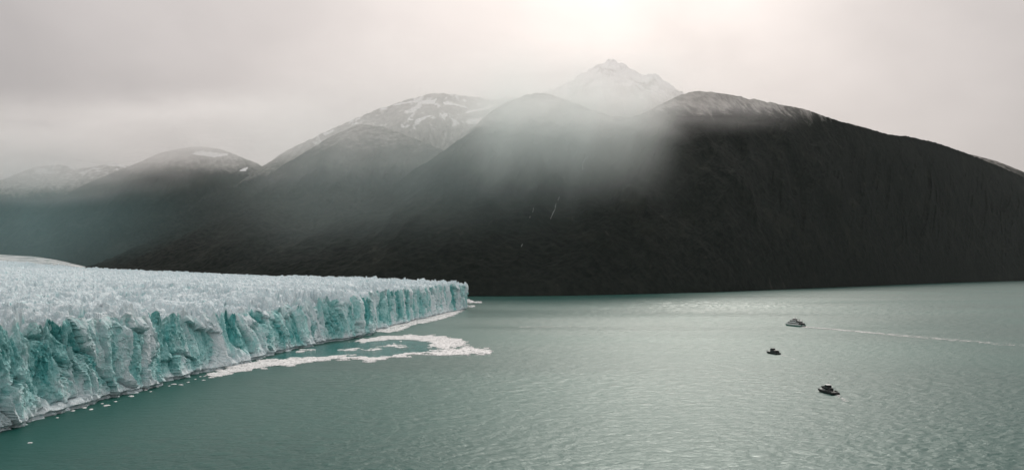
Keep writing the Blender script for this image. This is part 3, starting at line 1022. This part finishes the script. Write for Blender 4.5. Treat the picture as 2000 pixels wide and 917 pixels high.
def cat_boat(px, py, heading, label, L, B, style):
    x, y = on_water(px, py)
    t = empty('excursion_boat', (x, y, 0), heading)
    for s_ in (-1, 1):
        hull_mb(L, B * 0.36, 1.45, 0.9, 0.8, s_ * B * 0.32, 0.6).build('hull', NAVY, t)
    MB().prism([(-L * 0.49, 0.9), (L * 0.36, 0.9), (L * 0.47, 2.0), (L * 0.47, 2.25), (-L * 0.49, 1.6)], -B / 2, B / 2).build('bridge_deck', NAVY, t)
    MB().box(L * 0.06, L * 0.44, -B * 0.40, B * 0.40, 2.10, 2.42).build('fore_deck', WHITE, t)
    MB().box(-L * 0.48, L * 0.06, -B * 0.46, B * 0.46, 1.62, 1.80).build('aft_deck', DECKM, t)
    if style == 'covered':
        cb = MB().prism([(-L * 0.38, 1.82), (L * 0.16, 2.1), (L * 0.10, 4.3), (-L * 0.38, 3.7)], -B * 0.42, B * 0.42, -B * 0.38, B * 0.38).build('cabin', NAVY, t)
        for s_ in (-1, 1):
            for i in range(4):
                xa = -L * 0.34 + i * L * 0.11
                MB().prism([(xa, 2.6), (xa + L * 0.085, 2.65), (xa + L * 0.085, 3.45), (xa, 3.4)], s_ * B * 0.395, s_ * B * 0.418).build('window', GLASS, cb)
        wh = MB().prism([(-L * 0.02, 4.0), (L * 0.22, 4.1), (L * 0.15, 5.9), (-L * 0.02, 5.8)], -B * 0.30, B * 0.30, -B * 0.27, B * 0.27).build('wheelhouse', NAVY, t)
        MB().box(-L * 0.05, L * 0.20, -B * 0.31, B * 0.31, 5.92, 6.1).build('wheelhouse_roof', DECKM, wh)
        for s_ in (-1, 1):
            MB().prism([(0.3, 4.6), (L * 0.15, 4.65), (L * 0.13, 5.5), (0.3, 5.45)], s_ * B * 0.275, s_ * B * 0.298).build('window', GLASS, wh)
        MB().box(-L * 0.40, -L * 0.03, -B * 0.40, B * 0.40, 4.32, 4.46).build('awning', NAVY, t)
        for xx in (-L * 0.39, -L * 0.2):
            for s_ in (-1, 1):
                MB().tube((xx, s_ * B * 0.38, 1.8), (xx, s_ * B * 0.38, 4.35), 0.07).build('awning_post', METAL, t)
        MB().tube((-0.2, 0, 6.0), (-0.5, 0, 8.2), 0.08).tube((-0.4, -0.9, 7.3), (-0.4, 0.9, 7.3), 0.05).build('mast', METAL, t)
    else:
        cb = MB().prism([(-L * 0.14, 1.82), (L * 0.22, 2.4), (L * 0.15, 4.5), (-L * 0.14, 4.2)], -B * 0.38, B * 0.38, -B * 0.33, B * 0.33).build('cabin', NAVY, t)
        for s_ in (-1, 1):
            for i in range(3):
                xa = -L * 0.11 + i * L * 0.10
                MB().prism([(xa, 2.9), (xa + L * 0.075, 2.95), (xa + L * 0.07, 3.85), (xa, 3.8)], s_ * B * 0.345, s_ * B * 0.378).build('window', GLASS, cb)
        wh = MB().prism([(-L * 0.07, 4.3), (L * 0.15, 4.5), (L * 0.09, 6.3), (-L * 0.07, 6.2)], -B * 0.28, B * 0.28, -B * 0.24, B * 0.24).build('wheelhouse', NAVY, t)
        MB().box(-L * 0.09, L * 0.12, -B * 0.29, B * 0.29, 6.32, 6.52).build('wheelhouse_roof', WHITE, wh)
        for s_ in (-1, 1):
            MB().prism([(-1.0, 5.0), (L * 0.11, 5.1), (L * 0.085, 5.9), (-1.0, 5.85)], s_ * B * 0.255, s_ * B * 0.276).build('window', GLASS, wh)
        MB().box(L * 0.36, L * 0.43, -B * 0.12, B * 0.12, 2.4, 3.9).box(L * 0.385, L * 0.405, -B * 0.2, B * 0.2, 3.9, 4.4).build('anchor_winch', BLACK, t)
        MB().tube((0, 0, 6.5), (-0.5, 0, 9.0), 0.09).tube((-0.3, -1.0, 8.0), (-0.3, 1.0, 8.0), 0.06).build('mast', METAL, t)
        for s_ in (-1, 1):
            MB().box(-L * 0.40, -L * 0.20, s_ * B * 0.40 - 0.3, s_ * B * 0.40 + 0.3, 1.8, 2.6).build('bench', BLACK, t)
            MB().tube((-L * 0.26, s_ * B * 0.42, 1.8), (-L * 0.28, s_ * B * 0.36, 4.4), 0.12).build('davit', METAL, t)
        MB().tube((-L * 0.28, -B * 0.36, 4.4), (-L * 0.28, B * 0.36, 4.4), 0.12).build('arch', METAL, t)
    for s_ in (-1, 1):
        MB().prism([(-L * 0.535, 0.1), (-L * 0.485, 0.1), (-L * 0.485, 1.7), (-L * 0.52, 2.0), (-L * 0.545, 1.6)], s_ * B * 0.3 - 0.45, s_ * B * 0.3 + 0.45).build('engine', BLACK, t)
    MB().prism([(-L * 0.5, 0.45), (L * 0.40, 0.45), (L * 0.475, 1.75), (L * 0.475, 2.0), (L * 0.40, 0.75), (-L * 0.5, 0.75)], -B * 0.515, B * 0.515).build('fender_strip', BLACK, t)
    r_ = MB()
    for s_ in (-1, 1):
        rails(r_, [(-L * 0.47, s_ * B * 0.46, 1.8), (L * 0.06, s_ * B * 0.46, 1.8)], 1.0)
        rails(r_, [(L * 0.08, s_ * B * 0.42, 2.3), (L * 0.45, s_ * B * 0.42, 2.35)], 1.0)
    rails(r_, [(L * 0.45, -B * 0.42, 2.35), (L * 0.45, B * 0.42, 2.35)], 1.0)
    r_.build('railing', METAL, t)
    tag(t, label, 'boat')
    return t


def head(dx, dy):
    return math.atan2(dy, dx)


tour_ship(1551, 635.2, head(-0.40, 0.92), 'large white three-deck tour ship trailing a white wake')
cat_boat(1508, 688.8, head(-0.22, 1), 'small dark excursion boat with covered cabin, nearest the large tour ship', 20, 7.2, 'covered')
cat_boat(1613.5, 764.5, head(-0.14, 1), 'small dark excursion boat with white wheelhouse roof, lowest of the three vessels', 21, 7.0, 'open')


def foam_trail(name, path, w0, w1, dens, label, seed=0, smin=0.4, smax=1.6):
    r_ = np.random.default_rng(seed)
    p = resample([on_water(*q_) for q_ in path], 60)
    seg = np.r_[0, np.cumsum(np.hypot(*np.diff(p, axis=0).T))]
    Ltot = seg[-1]
    N = int(Ltot * dens)
    t = r_.random(N) ** 1.25 * Ltot
    cx = np.interp(t, seg, p[:, 0]); cy = np.interp(t, seg, p[:, 1])
    tx = np.gradient(p[:, 0]); ty = np.gradient(p[:, 1]); ln = np.hypot(tx, ty); tx /= ln; ty /= ln
    nx_ = -np.interp(t, seg, ty); ny_ = np.interp(t, seg, tx)
    wd = (w0 + (w1 - w0) * t / Ltot)
    o_ = r_.normal(0, 0.33, N) * wd
    cx = cx + nx_ * o_; cy = cy + ny_ * o_
    m = fbm(cx / 9, cy / 9, 3, 2) > -0.35 + 0.6 * t / Ltot
    cx, cy = cx[m], cy[m]
    N = len(cx)
    s_ = smin + (smax - smin) * r_.random((N, 1)) ** 2
    a = np.linspace(0, 2 * np.pi, 7)[:-1][None] + r_.random((N, 1)) * 6
    rad = s_ * (0.6 + 0.7 * r_.random((N, 6)))
    lo = np.stack([cx[:, None] + np.cos(a) * rad, cy[:, None] + np.sin(a) * rad, lake_z(cx, cy)[:, None] + 0.2 + 0.15 * r_.random((N, 1)) + np.zeros((N, 6))], -1)
    V = lo.reshape(-1, 3)
    f = np.arange(N)[:, None] * 6 + np.arange(6)[None]
    o = mesh_np(name, V, f, FOAM)
    tag(o, label, 'wake', kind='stuff')
    return o


foam_trail('ship_wake', [(1566, 637.0), (1620, 641.5), (1680, 647), (1750, 653.5), (1850, 662), (2010, 675)], 8, 32, 50, 'long white foam wake behind the large tour ship', 1, 0.25, 0.8)
foam_trail('boat_wake', [(1521, 691), (1540, 697), (1565, 706)], 2, 4, 4, 'faint foam wake behind the covered excursion boat', 2, 0.2, 0.6)
foam_trail('boat_wake', [(1630, 768), (1645, 779), (1665, 794)], 2, 4, 4, 'faint foam wake behind the lowest excursion boat', 3, 0.2, 0.6)
foam_trail('foam_streak', [(1015, 637.5), (1080, 636.8), (1190, 636.2)], 14, 8, 5, 'faint pale foam streak on the open lake right of the cliff', 4, 0.4, 1.2)

# ------------------------------------------------------------------ air: thin even haze, and mist hanging on the mountains
hz = MB().box(-16000, 16000, -3000, 19000, -3, 2300)
mh = bpy.data.materials.new('haze')
mh.use_nodes = True
mh.node_tree.nodes.clear()
pv = mh.node_tree.nodes.new('ShaderNodeVolumePrincipled')
pv.inputs['Color'].default_value = (0.86, 0.95, 0.96, 1)
pv.inputs['Density'].default_value = 2.2e-6
pv.inputs['Anisotropy'].default_value = 0.3
mo = mh.node_tree.nodes.new('ShaderNodeOutputMaterial')
mh.node_tree.links.new(pv.outputs[0], mo.inputs['Volume'])
haze = hz.build('haze', mh)
tag(haze, 'thin pale haze over the lake and mountains', 'haze', kind='stuff')


def mist(px, py, D, rx, ry, rd, dens, label, nsc=2.2, streak=1.0, aniso=0.45, lo=0.25, hi=0.68, col=(1.0, 1.0, 1.0), tilt=0.0, thin_below=False):
    c = at(px, py, D)
    sx_, sz_ = rx / F_PX * D, ry / F_PX * D
    bm_ = MB()
    nseg, nring = 24, 12
    V = []
    for i in range(nring + 1):
        th = math.pi * i / nring
        for j in range(nseg):
            a = 2 * math.pi * j / nseg
            V.append((math.sin(th) * math.cos(a), math.sin(th) * math.sin(a), math.cos(th)))
    f = [(i * nseg + j, (i + 1) * nseg + j, (i + 1) * nseg + (j + 1) % nseg, i * nseg + (j + 1) % nseg) for i in range(nring) for j in range(nseg)]
    m = bpy.data.materials.new('mist')
    m.use_nodes = True
    m.node_tree.nodes.clear()
    E.nt = m.node_tree
    t = m.node_tree.nodes.new('ShaderNodeTexCoord')
    ln = m.node_tree.nodes.new('ShaderNodeVectorMath'); ln.operation = 'LENGTH'
    m.node_tree.links.new(t.outputs['Object'], ln.inputs[0])
    fall = E(ln.outputs['Value']).smooth(0.0, 0.97, 1.0, 0.0)
    nz = noise(mapping(t.outputs['Object'], (1, 1, 1 / streak), loc=(px * 0.013, D * 0.001, py * 0.017)), nsc, 5, 0.58, 0.5)
    if thin_below:                                  # curtain, and mist shaped as light shafts, thins out towards its lower end
        sp = m.node_tree.nodes.new('ShaderNodeSeparateXYZ')
        m.node_tree.links.new(t.outputs['Object'], sp.inputs[0])
        fall = fall * E(sp.outputs['Z']).smooth(-0.95, 0.55)
    d = fall * nz.smooth(lo, hi) * dens
    v_ = m.node_tree.nodes.new('ShaderNodeVolumePrincipled')
    v_.inputs['Color'].default_value = (*col, 1)
    v_.inputs['Anisotropy'].default_value = aniso
    m.node_tree.links.new(d.s, v_.inputs['Density'])
    mo_ = m.node_tree.nodes.new('ShaderNodeOutputMaterial')
    m.node_tree.links.new(v_.outputs[0], mo_.inputs['Volume'])
    bm_.add(V, f)
    o = bm_.build('mist', m)
    o.location = c
    o.scale = (sx_, rd, sz_)
    o.rotation_euler = (0, R(tilt), 0)
    tag(o, label, 'mist', kind='stuff')
    return o


VEIL = (0.93, 1.0, 0.985)
mist(1150, 165, 5900, 420, 120, 500, 4.6e-3, 'bright mist wrapped round the snowy summit', 3.0)
mist(1110, 225, 4450, 330, 110, 420, 4.0e-3, 'pale veil of mist hanging over the central shoulder', 2.6, 1.2)
mist(1040, 300, 4000, 360, 250, 420, 3.2e-3, 'soft curtain of mist in front of the central slope', 1.9, 3.0, 0.4, 0.05, 0.75, VEIL, 12, True)
mist(995, 320, 3800, 120, 300, 300, 3.2e-3, 'left light shaft shaped from denser mist slanting down the central slope', 2.0, 4.0, 0.45, 0.1, 0.7, VEIL, 8, True)  # light shafts modelled as slender bodies of denser mist
mist(1110, 310, 3800, 110, 300, 300, 3.0e-3, 'middle light shaft shaped from denser mist slanting down the central slope', 2.0, 4.0, 0.45, 0.1, 0.7, VEIL, 13, True)
mist(1220, 275, 3850, 130, 250, 300, 3.2e-3, 'right light shaft shaped from denser mist slanting down the central slope', 2.0, 4.0, 0.45, 0.1, 0.7, VEIL, 22, True)
mist(760, 340, 3500, 560, 260, 560, 0.7e-3, 'wide thin haze over the dark slopes behind the ice', 2.0, 2.0, 0.3, 0.1, 0.7, (0.80, 0.97, 0.97))
mist(820, 165, 7200, 420, 150, 900, 1.5e-3, 'mist over the snow patched mountain left of the summit', 3.0)
mist(660, 270, 5400, 360, 170, 500, 1.2e-3, 'thin mist on the dark shoulder below the snow patches', 2.6, 2.0)
mist(420, 250, 7800, 360, 95, 900, 3.4e-3, 'low cloud covering the top of the valley mountain', 2.8)
mist(60, 290, 8300, 480, 130, 1200, 2.6e-3, 'grey mist hiding the farthest hills at the left', 2.6)
mist(60, 430, 4700, 480, 230, 700, 0.45e-3, 'blue green haze filling the valley above the ice', 1.6, 2.0, 0.3, 0.1, 0.7, (0.50, 0.80, 0.83))
mist(1390, 195, 4700, 300, 80, 420, 1.4e-3, 'wisp of mist on the shoulder right of the summit', 3.0)
